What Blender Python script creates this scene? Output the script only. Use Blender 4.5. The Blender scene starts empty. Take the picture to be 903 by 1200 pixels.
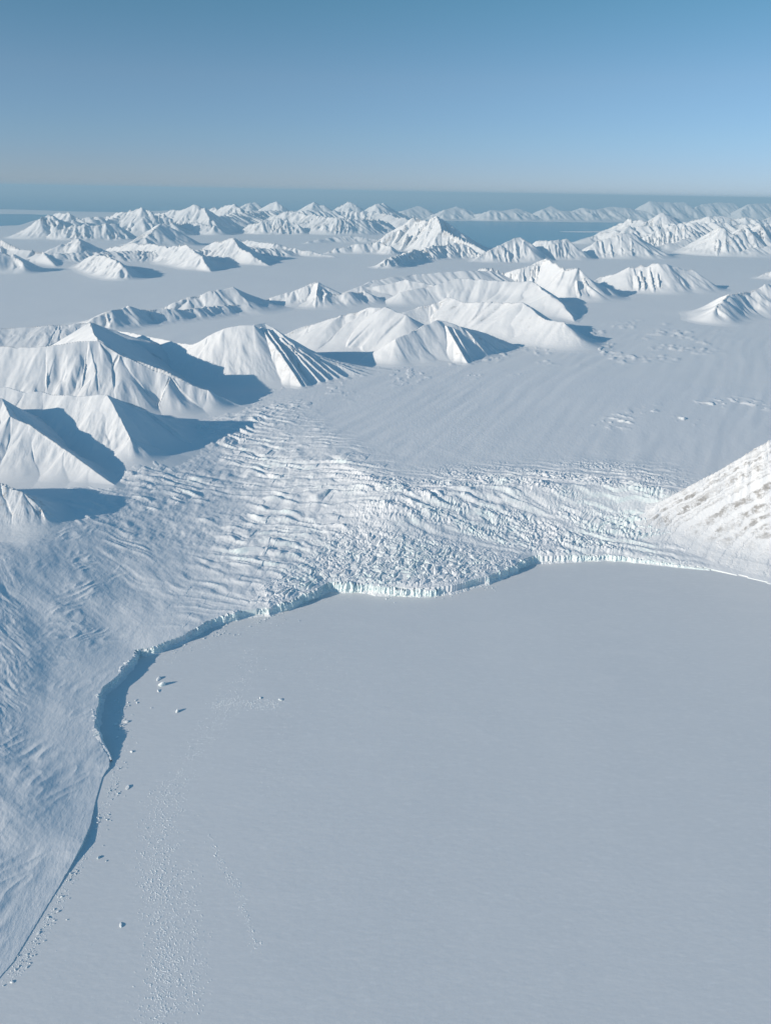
import bpy, math
import numpy as np
from math import radians as R, sin, cos, tan

# ------------------------------------------------------------------ scene / camera constants
# one unit = 100 m.  The aircraft flies 2 km above the frozen fjord, looking along +Y.
rng = np.random.default_rng(7)
H = 20.0
PITCH, ROLL, FPX = R(23.4), R(1.0), 867.0
SC = bpy.context.scene
COL = SC.collection

F_ = np.array([0.0, cos(PITCH), -sin(PITCH)])
R0 = np.array([1.0, 0.0, 0.0])
U0 = np.array([0.0, sin(PITCH), cos(PITCH)])
RV = R0 * cos(ROLL) + U0 * sin(ROLL)
UV = U0 * cos(ROLL) - R0 * sin(ROLL)


def ray(u, v):
    d = F_ + (u - 451.5) / FPX * RV - (v - 600.0) / FPX * UV
    return d / math.hypot(d[0], d[1])          # unit HORIZONTAL length


def P(u, v, z=0.0):
    d = ray(u, v)
    t = (H - z) / max(-d[2], 1e-4)
    return np.array([d[0] * t, d[1] * t])


# ------------------------------------------------------------------ noise
def _h(ix, iy, seed):
    ix = np.asarray(ix).astype(np.int32).view(np.uint32)
    iy = np.asarray(iy).astype(np.int32).view(np.uint32)
    n = ix * np.uint32(374761393) + iy * np.uint32(668265263) + np.uint32((seed * 974634777) & 0xFFFFFFFF)
    n = (n ^ (n >> np.uint32(13))) * np.uint32(1274126177)
    n = (n ^ (n >> np.uint32(16))) * np.uint32(2246822519)
    return ((n ^ (n >> np.uint32(15))) & np.uint32(0xFFFFFF)).astype(np.float32) * np.float32(1 / 16777216.0)


def gn(x, y, seed=0):
    ix, iy = np.floor(x), np.floor(y)
    fx, fy = (x - ix).astype(np.float32), (y - iy).astype(np.float32)
    ix, iy = ix.astype(np.int32), iy.astype(np.int32)
    def g(a, b):
        t = _h(ix + a, iy + b, seed) * np.float32(2 * math.pi)
        return np.cos(t) * (fx - a) + np.sin(t) * (fy - b)
    ux = fx * fx * fx * (fx * (fx * 6 - 15) + 10)
    uy = fy * fy * fy * (fy * (fy * 6 - 15) + 10)
    n0 = g(0, 0) * (1 - ux) + g(1, 0) * ux
    n1 = g(0, 1) * (1 - ux) + g(1, 1) * ux
    return (n0 * (1 - uy) + n1 * uy) * 1.5


def fbm(x, y, o=4, seed=0, gain=0.5):
    a, s, t = 1.0, 0.0, 0.0
    for k in range(o):
        s = s + a * gn(x * 2.03 ** k + 17.3 * k, y * 2.03 ** k - 9.1 * k, seed + k)
        t += a
        a *= gain
    return s / t


def worley(x, y, seed=0):
    """F1, F2-F1 and a random value of the nearest cell"""
    ix, iy = np.floor(x), np.floor(y)
    f1 = np.full(x.shape, 9.0, np.float32)
    f2 = f1.copy()
    cid = np.zeros(x.shape, np.float32)
    for a in (-1, 0, 1):
        for b in (-1, 0, 1):
            cx, cy = ix + a, iy + b
            jx = _h(cx, cy, seed)
            jy = _h(cx, cy, seed + 51)
            d = np.hypot(x - cx - jx, y - cy - jy).astype(np.float32)
            near = d < f1
            f2 = np.where(near, f1, np.minimum(f2, d))
            cid = np.where(near, _h(cx, cy, seed + 99), cid)
            f1 = np.where(near, d, f1)
    return f1, f2 - f1, cid


def sst(a, b, x):
    t = np.clip((x - a) / (b - a), 0, 1)
    return t * t * (3 - 2 * t)


def smax(a, b, k):
    d = np.clip(k - np.abs(a - b), 0, None) / k
    return np.maximum(a, b) + d * d * k * 0.25


def poly_dist(x, y, pts):
    best = np.full(x.shape, 1e9)
    for (ax, ay), (bx, by) in zip(pts[:-1], pts[1:]):
        ex, ey = bx - ax, by - ay
        t = np.clip(((x - ax) * ex + (y - ay) * ey) / (ex * ex + ey * ey + 1e-12), 0, 1)
        best = np.minimum(best, np.hypot(x - ax - t * ex, y - ay - t * ey))
    return best


def in_poly(x, y, pts):
    x, y = np.asarray(x), np.asarray(y)
    c = np.zeros(x.shape, bool)
    n = len(pts)
    for i in range(n):
        (x1, y1), (x2, y2) = pts[i], pts[(i + 1) % n]
        if y1 == y2:
            continue
        c ^= ((y1 > y) != (y2 > y)) & (x < (x2 - x1) * (y - y1) / (y2 - y1) + x1)
    return c


def pmask(x, y, pix, soft, z=1.0):
    """soft 0..1 mask of a patch of ground; the patch is a polygon on the ground"""
    w = np.array([P(u, v, z) for u, v in pix])
    def q(a, b):
        return np.arctan2(a, b) * 30.0, np.log(np.hypot(a, b)) * 30.0
    wx, wy = q(w[:, 0], w[:, 1])
    qx, qy = q(x, y)
    pts = list(zip(wx, wy))
    d = poly_dist(qx, qy, pts + pts[:1])
    d = np.where(in_poly(qx, qy, pts), d, -d)
    return sst(-soft, soft, d)


# ------------------------------------------------------------------ glacier front (waterline) and the ground surface
FRONT = [(-420, 1560, .015), (-260, 1430, .015), (-140, 1300, .015), (-60, 1215, .015), (0, 1150, .015), (16, 1128, .015), (40, 1085, .015), (58, 1062, .015), (70, 1038, .02),
         (84, 1014, .05), (98, 994, .12), (105, 968, .08), (112, 940, .02), (122, 912, .02), (129, 893, .08), (120, 874, .26), (111, 859, .30), (116, 838, .32),
         (122, 814, .33), (138, 800, .33), (152, 785, .32), (159, 769, .31), (180, 766, .33), (196, 760, .34), (218, 751, .35), (243, 735, .36),
         (268, 727, .36), (290, 722, .38), (316, 720, .42), (352, 707, .45), (386, 692, .48), (400, 692, .48), (430, 695, .47), (470, 698, .46), (505, 697, .46),
         (534, 694, .48), (552, 688, .47), (570, 684, .46), (596, 674, .46), (614, 662, .46), (624, 659, .42), (645, 659, .40), (680, 657, .36), (710, 656, .32),
         (750, 659, .24), (790, 664, .14), (830, 668, .07), (870, 676, .04), (903, 685, .03), (960, 698, .03), (1040, 722, .03), (1180, 765, .03), (1400, 850, .03)]
FW = np.array([P(u, v) for u, v, _ in FRONT])
FH = np.array([h for _, _, h in FRONT])
UPPER = [(-900, 1200), (-620, 900), (-330, 740), (-150, 690), (-60, 668), (10, 645), (70, 612), (133, 570), (175, 540), (240, 505), (300, 492), (350, 505), (400, 532), (460, 580),
         (560, 572), (700, 568), (775, 573), (830, 574), (900, 566), (1000, 556), (1150, 560), (1400, 580)]
UW = np.array([P(u, v, 2.4) for u, v in UPPER])
_seg = np.hypot(*np.diff(FW, axis=0).T)
_s = np.concatenate([[0], np.cumsum(_seg)])
_q = [0.0]
for _k in range(len(_seg)):                                 # finer points where the cliff is high
    _n = max(1, int(round(_seg[_k] / (0.30 if 13 <= _k <= 44 else 1.2))))
    _n = min(_n, 12)
    _q += list(_s[_k] + _seg[_k] * (np.arange(_n) + 1.0) / _n)
_q = np.array(_q)
_fx, _fy, _fh = np.interp(_q, _s, FW[:, 0]), np.interp(_q, _s, FW[:, 1]), np.interp(_q, _s, FH)
_am = np.minimum(0.36 * _fh, 0.15) + 0.02 + 0.07 * (np.arange(len(_q)) < np.searchsorted(_q, _s[14]))
_fx += _am * gn(_q / 0.9, _q * 0 + .3, 111) + 0.5 * _am * gn(_q / 0.35, _q * 0 + .6, 112)
_fy += _am * gn(_q / 0.9, _q * 0 + .8, 113) + 0.5 * _am * gn(_q / 0.35, _q * 0 + .1, 114)
I0, I1 = int(np.searchsorted(_q, _s[14])), int(np.searchsorted(_q, _s[46]))
FW, FH = np.stack([_fx, _fy], -1), _fh
SEA_POLY = [tuple(p) for p in FW] + [(120, 5), (120, -60), (-60, -60)]
SLOPE_POLY = [tuple(p) for p in FW] + [tuple(p) for p in UW[::-1]]
# far coast of the snow-covered land: range by azimuth
COAST = [(-260, 276), (-60, 269), (0, 267), (24, 266), (50, 258), (90, 253), (150, 250), (220, 247), (290, 245), (330, 247), (440, 256), (480, 262), (510, 278), (522, 289),
         (560, 294), (600, 291), (640, 288), (672, 286), (700, 278), (722, 266), (760, 259), (800, 260), (903, 262), (1100, 264)]
_cw = np.array([P(u, v) for u, v in COAST])
C_TH, C_R = np.arctan2(_cw[:, 0], _cw[:, 1]), np.hypot(_cw[:, 0], _cw[:, 1])


ZP = 2.4


def soft_dist(x, y, pts, vals=None, p=6):
    """smooth distance to a polyline (no creases where the nearest segment changes) and a smooth blend of its values"""
    x, y = np.asarray(x, np.float32), np.asarray(y, np.float32)
    acc = np.zeros(x.shape, np.float32)
    va = np.zeros(x.shape, np.float32)
    for i in range(len(pts) - 1):
        (ax, ay), (bx, by) = pts[i], pts[i + 1]
        ax, ay, bx, by = (np.float32(q) for q in (ax, ay, bx, by))
        ex, ey = bx - ax, by - ay
        t = np.clip(((x - ax) * ex + (y - ay) * ey) / (ex * ex + ey * ey + np.float32(1e-9)), 0, 1)
        qx, qy = x - ax - t * ex, y - ay - t * ey
        d2 = qx * qx + qy * qy + np.float32(1e-5)
        q = 1 / (d2 * d2 * d2)
        acc += q
        if vals is not None:
            va += q * np.float32(vals[i]) + q * t * np.float32(vals[i + 1] - vals[i])
    return acc ** np.float32(-1.0 / 6), (va / acc if vals is not None else None)


def gbase(x, y, full=False):
    x = np.asarray(x, float)
    y = np.asarray(y, float)
    r = np.hypot(x, y)
    th = np.arctan2(x, y)
    near = (r < 75) & (x > -75)
    t1 = np.full(x.shape, 40.0)
    hf = np.zeros(x.shape)
    w = np.ones(x.shape)
    sea = np.zeros(x.shape, bool)
    slope = np.zeros(x.shape, bool)
    if near.any():
        xn, yn = x[near], y[near]
        a, b = soft_dist(xn, yn, FW, FH)
        t1[near], hf[near] = np.minimum(a, 40.0), b
        sea[near] = in_poly(xn, yn, SEA_POLY)
        sl = in_poly(xn, yn, SLOPE_POLY)
        slope[near] = sl
        c, _ = soft_dist(xn, yn, UW)
        w[near] = np.where(sl, a / (a + c), 1.0)
    sea |= (y < 8) & (x > -5)
    rise = 0.25 * sst(0, 6, t1) * (1 - w)                      # the snout steepens at once behind the cliff
    right = sst(-6, 4, x)                                      # the icefall drops late, the left lobe evenly
    prof = (0.35 * w + 0.65 * w * w * (3 - 2 * w)) * (1 - right) + (0.45 * w + 0.55 * sst(0.20, 1.0, w)) * right
    g = hf * (1 - w) + ZP * prof + rise
    far = sst(55, 200, r)
    g = g + 0.3 * far + 0.22 * far * fbm(x / 55, y / 55, 2, 5) + 0.05 * fbm(x / 14, y / 14, 2, 9) * sst(2, 12, t1)
    cr = np.interp(th, C_TH, C_R)
    cr = cr * (1 + 0.02 * gn(x / 25, x / 90 + 3, 21))
    g = g * sst(0, 1, (cr - r) / (0.10 * cr)) + np.where(r > cr, -1.0, 0.0)
    g = np.where(sea, -1.0 - t1 * 0.5, g)
    return (g, t1, w, slope, sea) if full else g


def gpt(x, y):
    return float(gbase(np.array([x]), np.array([y]))[0])


# ------------------------------------------------------------------ mesh helpers
def mesh_obj(name, verts, faces, mat, smooth=True, parent=None, **props):
    me = bpy.data.meshes.new(name)
    v = np.asarray(verts, np.float32)
    f = np.asarray(faces, np.int32)
    me.vertices.add(len(v))
    me.vertices.foreach_set('co', v.ravel())
    k = f.shape[1]
    me.loops.add(f.size)
    me.loops.foreach_set('vertex_index', f.ravel())
    me.polygons.add(len(f))
    me.polygons.foreach_set('loop_start', np.arange(0, f.size, k, dtype=np.int32))
    me.polygons.foreach_set('use_smooth', np.full(len(f), smooth))
    me.update(calc_edges=True)
    for m in (mat if isinstance(mat, (list, tuple)) else [mat]):
        me.materials.append(m)
    o = bpy.data.objects.new(name, me)
    COL.objects.link(o)
    if parent:
        o.parent = parent
    for k_, val in props.items():
        o[k_] = val
    return o


def grid_faces(ny, nx):
    a = np.arange(ny * nx).reshape(ny, nx)
    return np.stack([a[:-1, :-1], a[:-1, 1:], a[1:, 1:], a[1:, :-1]], -1).reshape(-1, 4)


def cull(verts, faces, keep):
    fk = keep[faces].any(1)
    f = faces[fk]
    used = np.zeros(len(verts), bool)
    used[f.ravel()] = True
    idx = np.cumsum(used) - 1
    return verts[used], idx[f]


# ------------------------------------------------------------------ materials
def nodes(name):
    m = bpy.data.materials.new(name)
    m.use_nodes = True
    nt = m.node_tree
    b = nt.nodes['Principled BSDF']
    return m, nt, b


def N(nt, typ, **kw):
    n = nt.nodes.new(typ)
    for k, v in kw.items():
        if k in n.inputs:
            n.inputs[k].default_value = v
        else:
            setattr(n, k, v)
    return n


def ramp(nt, src, stops):
    r = nt.nodes.new('ShaderNodeValToRGB')
    el = r.color_ramp.elements
    while len(el) < len(stops):
        el.new(0.5)
    for e, (p, c) in zip(el, stops):
        e.position = p
        e.color = (c, c, c, 1) if isinstance(c, (int, float)) else tuple(c) + (1,)
    nt.links.new(src, r.inputs[0])
    return r.outputs[0]


def mixc(nt, fac, a, b):
    m = nt.nodes.new('ShaderNodeMix')
    m.data_type = 'RGBA'
    for s, v in ((m.inputs[0], fac), (m.inputs[6], a), (m.inputs[7], b)):
        if isinstance(v, bpy.types.NodeSocket):
            nt.links.new(v, s)
        elif isinstance(v, (int, float)):
            s.default_value = v
        else:
            s.default_value = tuple(v) + (1,)
    return m.outputs[2]


def mth(nt, op, a, b=0.0):
    m = nt.nodes.new('ShaderNodeMath')
    m.operation = op
    for s, v in ((m.inputs[0], a), (m.inputs[1], b)):
        if isinstance(v, bpy.types.NodeSocket):
            nt.links.new(v, s)
        else:
            s.default_value = v
    return m.outputs[0]


def noise_tex(nt, scale, detail=4, rough=0.55, stretch=None, rot=0.0, typ='ShaderNodeTexNoise'):
    g = nt.nodes.new('ShaderNodeNewGeometry')
    src = g.outputs['Position']
    if stretch:
        mp = nt.nodes.new('ShaderNodeMapping')
        mp.inputs['Scale'].default_value = stretch
        mp.inputs['Rotation'].default_value = (0, 0, rot)
        nt.links.new(src, mp.inputs[0])
        src = mp.outputs[0]
    n = nt.nodes.new(typ)
    n.inputs['Scale'].default_value = scale
    n.inputs['Detail'].default_value = detail
    n.inputs['Roughness'].default_value = rough
    nt.links.new(src, n.inputs['Vector'])
    return n.outputs['Fac'] if 'Fac' in n.outputs else n.outputs[0]


def bump(nt, b, h, strength, dist):
    n = nt.nodes.new('ShaderNodeBump')
    n.inputs['Strength'].default_value = strength
    n.inputs['Distance'].default_value = dist
    nt.links.new(h, n.inputs['Height'])
    nt.links.new(n.outputs[0], b.inputs['Normal'])


def steep(nt, lo, hi):
    g = nt.nodes.new('ShaderNodeNewGeometry')
    s = nt.nodes.new('ShaderNodeSeparateXYZ')
    nt.links.new(g.outputs['Normal'], s.inputs[0])
    return ramp(nt, s.outputs[2], [(lo, 1.0), (hi, 0.0)])


SNOW = (0.83, 0.845, 0.86)
ICE = (0.60, 0.80, 0.80)


def mat_snow(name, rock=0.0, bscale=1.0, bstr=0.12, bands=None, rock_lo=0.6):
    m, nt, b = nodes(name)
    b.inputs['Roughness'].default_value = 0.75
    b.inputs['Specular IOR Level'].default_value = 0.15
    col = mixc(nt, noise_tex(nt, 0.35 * bscale, 4), (0.80, 0.82, 0.84), (0.86, 0.87, 0.875))
    if rock > 0:
        st = steep(nt, rock_lo, rock_lo + 0.16)
        n1 = ramp(nt, noise_tex(nt, 1.6 * bscale, 6, 0.7), [(0.50, 0.0), (0.62, 1.0)])
        f = mth(nt, 'MULTIPLY', mth(nt, 'MULTIPLY', st, n1), rock)
        rc = mixc(nt, noise_tex(nt, 5 * bscale, 4), (0.20, 0.185, 0.17), (0.36, 0.33, 0.30))
        col = mixc(nt, f, col, rc)
    nt.links.new(col, b.inputs['Base Color'])
    bump(nt, b, noise_tex(nt, 2.2 * bscale, 6, 0.6), bstr, 0.12 / bscale)
    return m


def mat_glacier():
    m, nt, b = nodes('glacier_snow')
    b.inputs['Roughness'].default_value = 0.7
    b.inputs['Specular IOR Level'].default_value = 0.2
    col = mixc(nt, noise_tex(nt, 0.5, 5), (0.80, 0.82, 0.845), (0.86, 0.87, 0.88))
    st = steep(nt, 0.60, 0.96)
    n1 = ramp(nt, noise_tex(nt, 0.35, 3), [(0.42, 0.0), (0.62, 1.0)])
    col = mixc(nt, mth(nt, 'MULTIPLY', mth(nt, 'MULTIPLY', st, n1), 0.55), col, (0.62, 0.80, 0.79))
    nt.links.new(col, b.inputs['Base Color'])
    h = mth(nt, 'ADD', noise_tex(nt, 4.0, 6, 0.6, (1.0, 0.45, 1.0), 0.5), mth(nt, 'MULTIPLY', noise_tex(nt, 14.0, 3, 0.5, (1.0, 0.5, 1.0), 0.7), 0.3))
    bump(nt, b, h, 0.30, 0.08)
    return m


def mat_cliff():
    m, nt, b = nodes('cliff_ice')
    b.inputs['Roughness'].default_value = 0.45
    b.inputs['Specular IOR Level'].default_value = 0.3
    st = steep(nt, 0.25, 0.75)
    ice = mixc(nt, noise_tex(nt, 3.0, 4, 0.6, (1, 1, 0.3)), (0.62, 0.82, 0.84), (0.86, 0.91, 0.90))
    col = mixc(nt, st, SNOW, ice)
    nt.links.new(col, b.inputs['Base Color'])
    bump(nt, b, noise_tex(nt, 9.0, 5, 0.6, (1, 1, 0.35)), 0.5, 0.05)
    return m


def mat_sea_ice():
    m, nt, b = nodes('frozen_sea')
    b.inputs['Roughness'].default_value = 0.7
    b.inputs['Specular IOR Level'].default_value = 0.2
    n1 = noise_tex(nt, 0.10, 6, 0.62, (1.0, 0.55, 1.0), 0.4)
    n2 = noise_tex(nt, 7.0, 4, 0.65, (0.35, 1.2, 1.0), -0.15)
    n3 = noise_tex(nt, 1.1, 5, 0.6, (0.30, 1.0, 1.0), 0.9)
    col = mixc(nt, ramp(nt, n1, [(0.32, 0.0), (0.68, 1.0)]), (0.715, 0.735, 0.755), (0.765, 0.778, 0.79))
    col = mixc(nt, ramp(nt, n3, [(0.52, 0.0), (0.70, 0.55)]), col, (0.78, 0.79, 0.80))
    col = mixc(nt, ramp(nt, n2, [(0.52, 0.0), (0.72, 0.75)]), col, (0.82, 0.83, 0.84))
    nt.links.new(col, b.inputs['Base Color'])
    h = mth(nt, 'ADD', noise_tex(nt, 6.0, 6, 0.65, (0.5, 1.0, 1.0), 0.3), mth(nt, 'MULTIPLY', n3, 1.5))
    bump(nt, b, h, 0.14, 0.05)
    return m


def mat_water():
    m, nt, b = nodes('open_sea')
    b.inputs['Base Color'].default_value = (0.06, 0.33, 0.50, 1)
    b.inputs['Roughness'].default_value = 0.25
    b.inputs['IOR'].default_value = 1.33
    bump(nt, b, noise_tex(nt, 0.8, 4), 0.6, 0.5)
    return m


def mat_block():
    m, nt, b = nodes('ice_block')
    b.inputs['Roughness'].default_value = 0.5
    st = steep(nt, 0.2, 0.8)
    col = mixc(nt, st, (0.86, 0.875, 0.885), (0.70, 0.81, 0.83))
    nt.links.new(col, b.inputs['Base Color'])
    return m


def mat_banded():
    """snow-dusted sedimentary rock: tilted strata show through where snow cannot lie"""
    m, nt, b = nodes('strata_snow')
    b.inputs['Roughness'].default_value = 0.8
    b.inputs['Specular IOR Level'].default_value = 0.15
    g = nt.nodes.new('ShaderNodeNewGeometry')
    dot = nt.nodes.new('ShaderNodeVectorMath')
    dot.operation = 'DOT_PRODUCT'
    dot.inputs[1].default_value = (-0.60, 0.05, 1.0)
    nt.links.new(g.outputs['Position'], dot.inputs[0])
    wob = mth(nt, 'MULTIPLY', mth(nt, 'SUBTRACT', noise_tex(nt, 0.9, 7, 0.64), 0.5), 0.75)
    c = mth(nt, 'ADD', dot.outputs['Value'], wob)
    cmb = nt.nodes.new('ShaderNodeCombineXYZ')
    nt.links.new(c, cmb.inputs[0])
    w = nt.nodes.new('ShaderNodeTexNoise')
    w.noise_dimensions = '1D'
    w.inputs['Scale'].default_value = 2.6
    w.inputs['Detail'].default_value = 4
    nt.links.new(c, w.inputs['W'])
    band = ramp(nt, w.outputs[0], [(0.44, 0.0), (0.56, 1.0)])
    brk = ramp(nt, noise_tex(nt, 2.0, 9, 0.78), [(0.45, 0.0), (0.56, 1.0)])
    brk = mth(nt, 'MULTIPLY', brk, ramp(nt, noise_tex(nt, 0.55, 4, 0.6), [(0.34, 0.35), (0.52, 1.0)]))
    st = steep(nt, 0.82, 0.92)
    f = mth(nt, 'MULTIPLY', mth(nt, 'MULTIPLY', band, brk), st)
    rc = mixc(nt, noise_tex(nt, 6.0, 4), (0.24, 0.23, 0.22), (0.44, 0.425, 0.405))
    col = mixc(nt, mth(nt, 'MULTIPLY', f, 0.95), SNOW, rc)
    nt.links.new(col, b.inputs['Base Color'])
    h = mth(nt, 'ADD', noise_tex(nt, 3.0, 7, 0.65), mth(nt, 'MULTIPLY', band, 0.6))
    bump(nt, b, h, 0.5, 0.10)
    return m


M_SNOW = mat_snow('mountain_snow', 0.5, 1.0, 0.10)
M_FAR = mat_snow('far_mountain_snow', 0.6, 0.45, 0.15, rock_lo=0.62)
M_ROCKY = mat_snow('rocky_snow', 1.0, 1.4, 0.4, rock_lo=0.70)
M_GLAC, M_CLIFF, M_ICE, M_WATER, M_BLOCK, M_BAND = mat_glacier(), mat_cliff(), mat_sea_ice(), mat_water(), mat_block(), mat_banded()


# ------------------------------------------------------------------ glacier and snowfield sheet
def crevasse_detail(x, y, t1, r):
    """relief of the ice surface: crevasse fields, seracs, wind-worked snow"""
    out = np.zeros(x.shape)

    def field(pix, soft, fn, z=1.0):
        m = pmask(x, y, pix, soft, z)
        i = m > 0.002
        if i.any():
            out[i] += m[i] * fn(x[i], y[i], t1[i])

    # wind-worked snow, drifts trail to the lower right of the picture
    nr = r < 60
    xa, ya, ta = x[nr], y[nr], t1[nr]
    ca, sa = cos(R(-38)), sin(R(-38))
    a, c = xa * ca + ya * sa, -xa * sa + ya * ca
    near = 1 - sst(34, 60, r[nr])
    wx = 0.5 * gn(a / 4, c / 3, 30)
    out[nr] += near * sst(0.3, 2.5, ta) * (0.050 * fbm(a / 4.5, c / 1.5 + wx, 3, 31, 0.4) + 0.12 * fbm(xa / 4.5, ya / 4.0, 2, 33) + 0.035 * fbm(xa / 1.8, ya / 1.6, 2, 29) + 0.006 * fbm(a / 0.9, c / 0.22, 2, 36) + 0.0035 * fbm(a / 0.3, c / 0.13, 2, 39))

    # faint flow lines of the upper glacier
    mid = (r > 40) & (r < 150)
    xm, ym = x[mid], y[mid]
    D0, D1 = P(640, 430, 2.4), P(430, 560, 2.4)
    dd = (D1 - D0) / np.linalg.norm(D1 - D0)
    lm, qm = xm * dd[0] + ym * dd[1], -xm * dd[1] + ym * dd[0]
    qm = qm + 2.5 * gn(lm / 30, qm / 25, 121)
    out[mid] += sst(40, 52, r[mid]) * (1 - sst(100, 150, r[mid])) * (0.035 * fbm(lm / 22, qm / 1.7, 2, 122) + 0.02 * gn(lm / 5, qm / 0.9, 124) * sst(-.1, .4, gn(xm / 9, ym / 12, 125)))

    # long crevasses of the left lobe
    A0, A1 = P(300, 572), P(450, 590)
    dl = (A1 - A0) / np.linalg.norm(A1 - A0)

    def lobe(x, y, t1):
        l, q = x * dl[0] + y * dl[1], -x * dl[1] + y * dl[0]
        q = q + 1.0 * gn(l / 6, q / 4, 41) + 0.45 * gn(l / 1.7, q / 1.2, 42)
        s = 0.0
        for per, amp, sd in ((0.98, 0.24, 44), (0.50, 0.09, 48)):
            ph = q / per
            saw = ph - np.floor(ph)
            row = np.floor(ph)
            blk = _h(row, np.floor(l / (1.9 * per) + _h(row, row * 0, 3) * 9), sd)
            prof = np.where(saw < 0.36, saw / 0.36, (1 - saw) / 0.64)       # steeper towards the viewer and the sun
            s = s + amp * prof * (0.35 + 0.65 * blk) * np.clip(0.45 + 1.1 * np.abs(gn(l / (1.5 * per), q / (0.8 * per), sd + 2)), 0, 1.3)
        pat = sst(-0.30, 0.30, fbm(x / 4.5, y / 6, 3, 45) + 0.30 * pmask(x, y, [(250, 530), (330, 520), (470, 585), (430, 615), (300, 605)], 2.0))
        return pat * s + 0.05 * fbm(x / 0.7, y / 0.7, 3, 47)
    field([(205, 505), (280, 492), (330, 488), (395, 540), (470, 588), (600, 580), (640, 590), (600, 625), (520, 630), (440, 628), (330, 655), (230, 645), (120, 632), (90, 600), (150, 545)], 1.6, lobe)
    field([(90, 620), (250, 630), (380, 640), (350, 690), (250, 690), (150, 665)], 2.5, lambda x, y, t: 0.55 * lobe(x, y, t))
    field([(230, 650), (400, 620), (420, 650), (330, 690), (230, 720), (190, 700)], 2.0, lambda x, y, t: 0.45 * lobe(x + 3, y * 1.2 + 1, t))

    # chaotic seracs of the icefall: sharp crests, tumbled along the flow
    def fall(x, y, t1):
        wx, wy = x + 0.5 * gn(x / 1.6, y / 1.6, 51), y + 0.4 * gn(x / 1.4, y / 1.4, 52)
        k = R(-14)
        a, c = wx * cos(k) + wy * sin(k), -wx * sin(k) + wy * cos(k)
        r1 = 1 - 2.0 * np.abs(gn(a / 1.7, c / 0.60, 53))
        r2 = 1 - 2.0 * np.abs(gn(a / 0.42, c / 0.32, 54))
        r3 = 1 - 2.0 * np.abs(gn(wx / 0.20, wy / 0.20, 55))
        q = c / 0.85
        sw = q - np.floor(q)
        step = np.where(sw < 0.3, sw / 0.3, (1 - sw) / 0.7)
        fl, fq = x * dl[0] + y * dl[1], -x * dl[1] + y * dl[0]
        am = sst(-0.35, 0.35, gn(fl / 7.0, (fq + 0.8 * gn(fl / 5, fq / 4, 59)) / 1.5, 58))
        return 0.10 * step * (1 - 0.7 * am) + (0.22 + 0.78 * am) * (0.075 * r1 + 0.075 * r2 + 0.055 * r3)
    field([(405, 570), (470, 584), (560, 572), (690, 567), (775, 572), (790, 600), (770, 640), (700, 652), (620, 645), (520, 630), (430, 618)], 1.5, fall)
    field([(640, 640), (780, 600), (830, 640), (840, 665), (700, 655)], 0.9, lambda x, y, t: 0.5 * fall(x, y, t))

    # serac blocks on the terrace behind the front
    def terrace(x, y, t1):
        rr = R(40)
        wx, wy = x + 0.25 * gn(x / 0.9, y / 0.9, 61), y + 0.25 * gn(x / 0.9, y / 0.9, 62)
        a, c = wx * cos(rr) + wy * sin(rr), -wx * sin(rr) + wy * cos(rr)
        f1, e, cid = worley(a / 0.62, c / 0.24, 63)
        b = gn(a / 0.9, c / 0.28, 65)
        return (0.03 + 0.10 * cid) * sst(0.02, 0.22, e) * 0.8 + 0.05 * (1 - 2 * np.abs(b)) + 0.04 * fbm(x / 0.35, y / 0.35, 3, 64)
    field([(300, 692), (360, 655), (400, 628), (520, 634), (620, 648), (612, 665), (560, 686), (530, 696), (390, 694), (330, 712)], 1.0, terrace)

    # low right snout, rough and broken
    def snout(x, y, t1):
        f1, e, cid = worley(x / 0.36 + 0.4 * gn(x, y, 75), y / 0.4, 73)
        return 0.20 * cid * sst(0.02, 0.35, e) + 0.10 * fbm(x / 0.5, y / 0.5, 3, 74)
    field([(615, 662), (640, 640), (720, 640), (780, 650), (835, 669), (750, 664), (690, 662)], 0.5, snout)

    # crevasses running along the front of the left snout
    def rim(x, y, t1):
        q = t1 + 0.30 * gn(x / 2.2, y / 2.2, 81) + 0.12 * gn(x / .6, y / .6, 83)
        return 0.11 * np.abs(((q / 0.5) % 1.0) * 2 - 1) * sst(-0.1, 0.3, gn(x / 1.8, y / 1.8, 82))
    field([(160, 768), (205, 735), (270, 705), (345, 680), (380, 692), (300, 722), (230, 742)], 0.8, rim)

    # scattered crevasse patches further up
    for pix, amp in (([(700, 497), (780, 480), (870, 470), (893, 478), (800, 500)], 0.62), ([(640, 395), (760, 375), (850, 385), (830, 420), (690, 428)], 0.40),
                     ([(500, 430), (620, 400), (720, 405), (640, 430), (520, 450)], 0.34), ([(380, 440), (470, 425), (540, 440), (420, 462)], 0.12), ([(265, 450), (420, 442), (400, 470), (340, 490), (270, 500)], 0.14)):
        field(pix, 1.0, lambda x, y, t, amp=amp: sst(-0.05, 0.35, gn(x / 4.2, y / 6.0, 91)) * amp * 0.42 * sst(0.05, 0.55, gn(x / 0.95, y / 1.1, 92) + 0.35 * gn(x / 0.42, y / 0.7, 93)), 2.4)

    # humps and hollows of the near left slope
    def humps(x, y, t1):
        rr = R(52)
        a, c = x * cos(rr) + y * sin(rr), -x * sin(rr) + y * cos(rr)
        c = c + 0.3 * gn(x / 1.5, y / 1.5, 97)
        return 0.04 * (1 - 2 * np.abs(gn(a / 0.9, c / 0.40, 95))) * sst(-0.2, 0.4, gn(x / 1.8, y / 1.8, 96))
    field([(60, 640), (150, 640), (150, 700), (100, 790), (60, 790), (45, 720)], 2.0, humps)
    field([(-60, 820), (90, 800), (110, 930), (60, 1050), (-60, 1100)], 3.0, lambda x, y, t: 0.7 * humps(x * 0.8 + 5, y * 0.8, t))
    return out


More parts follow.
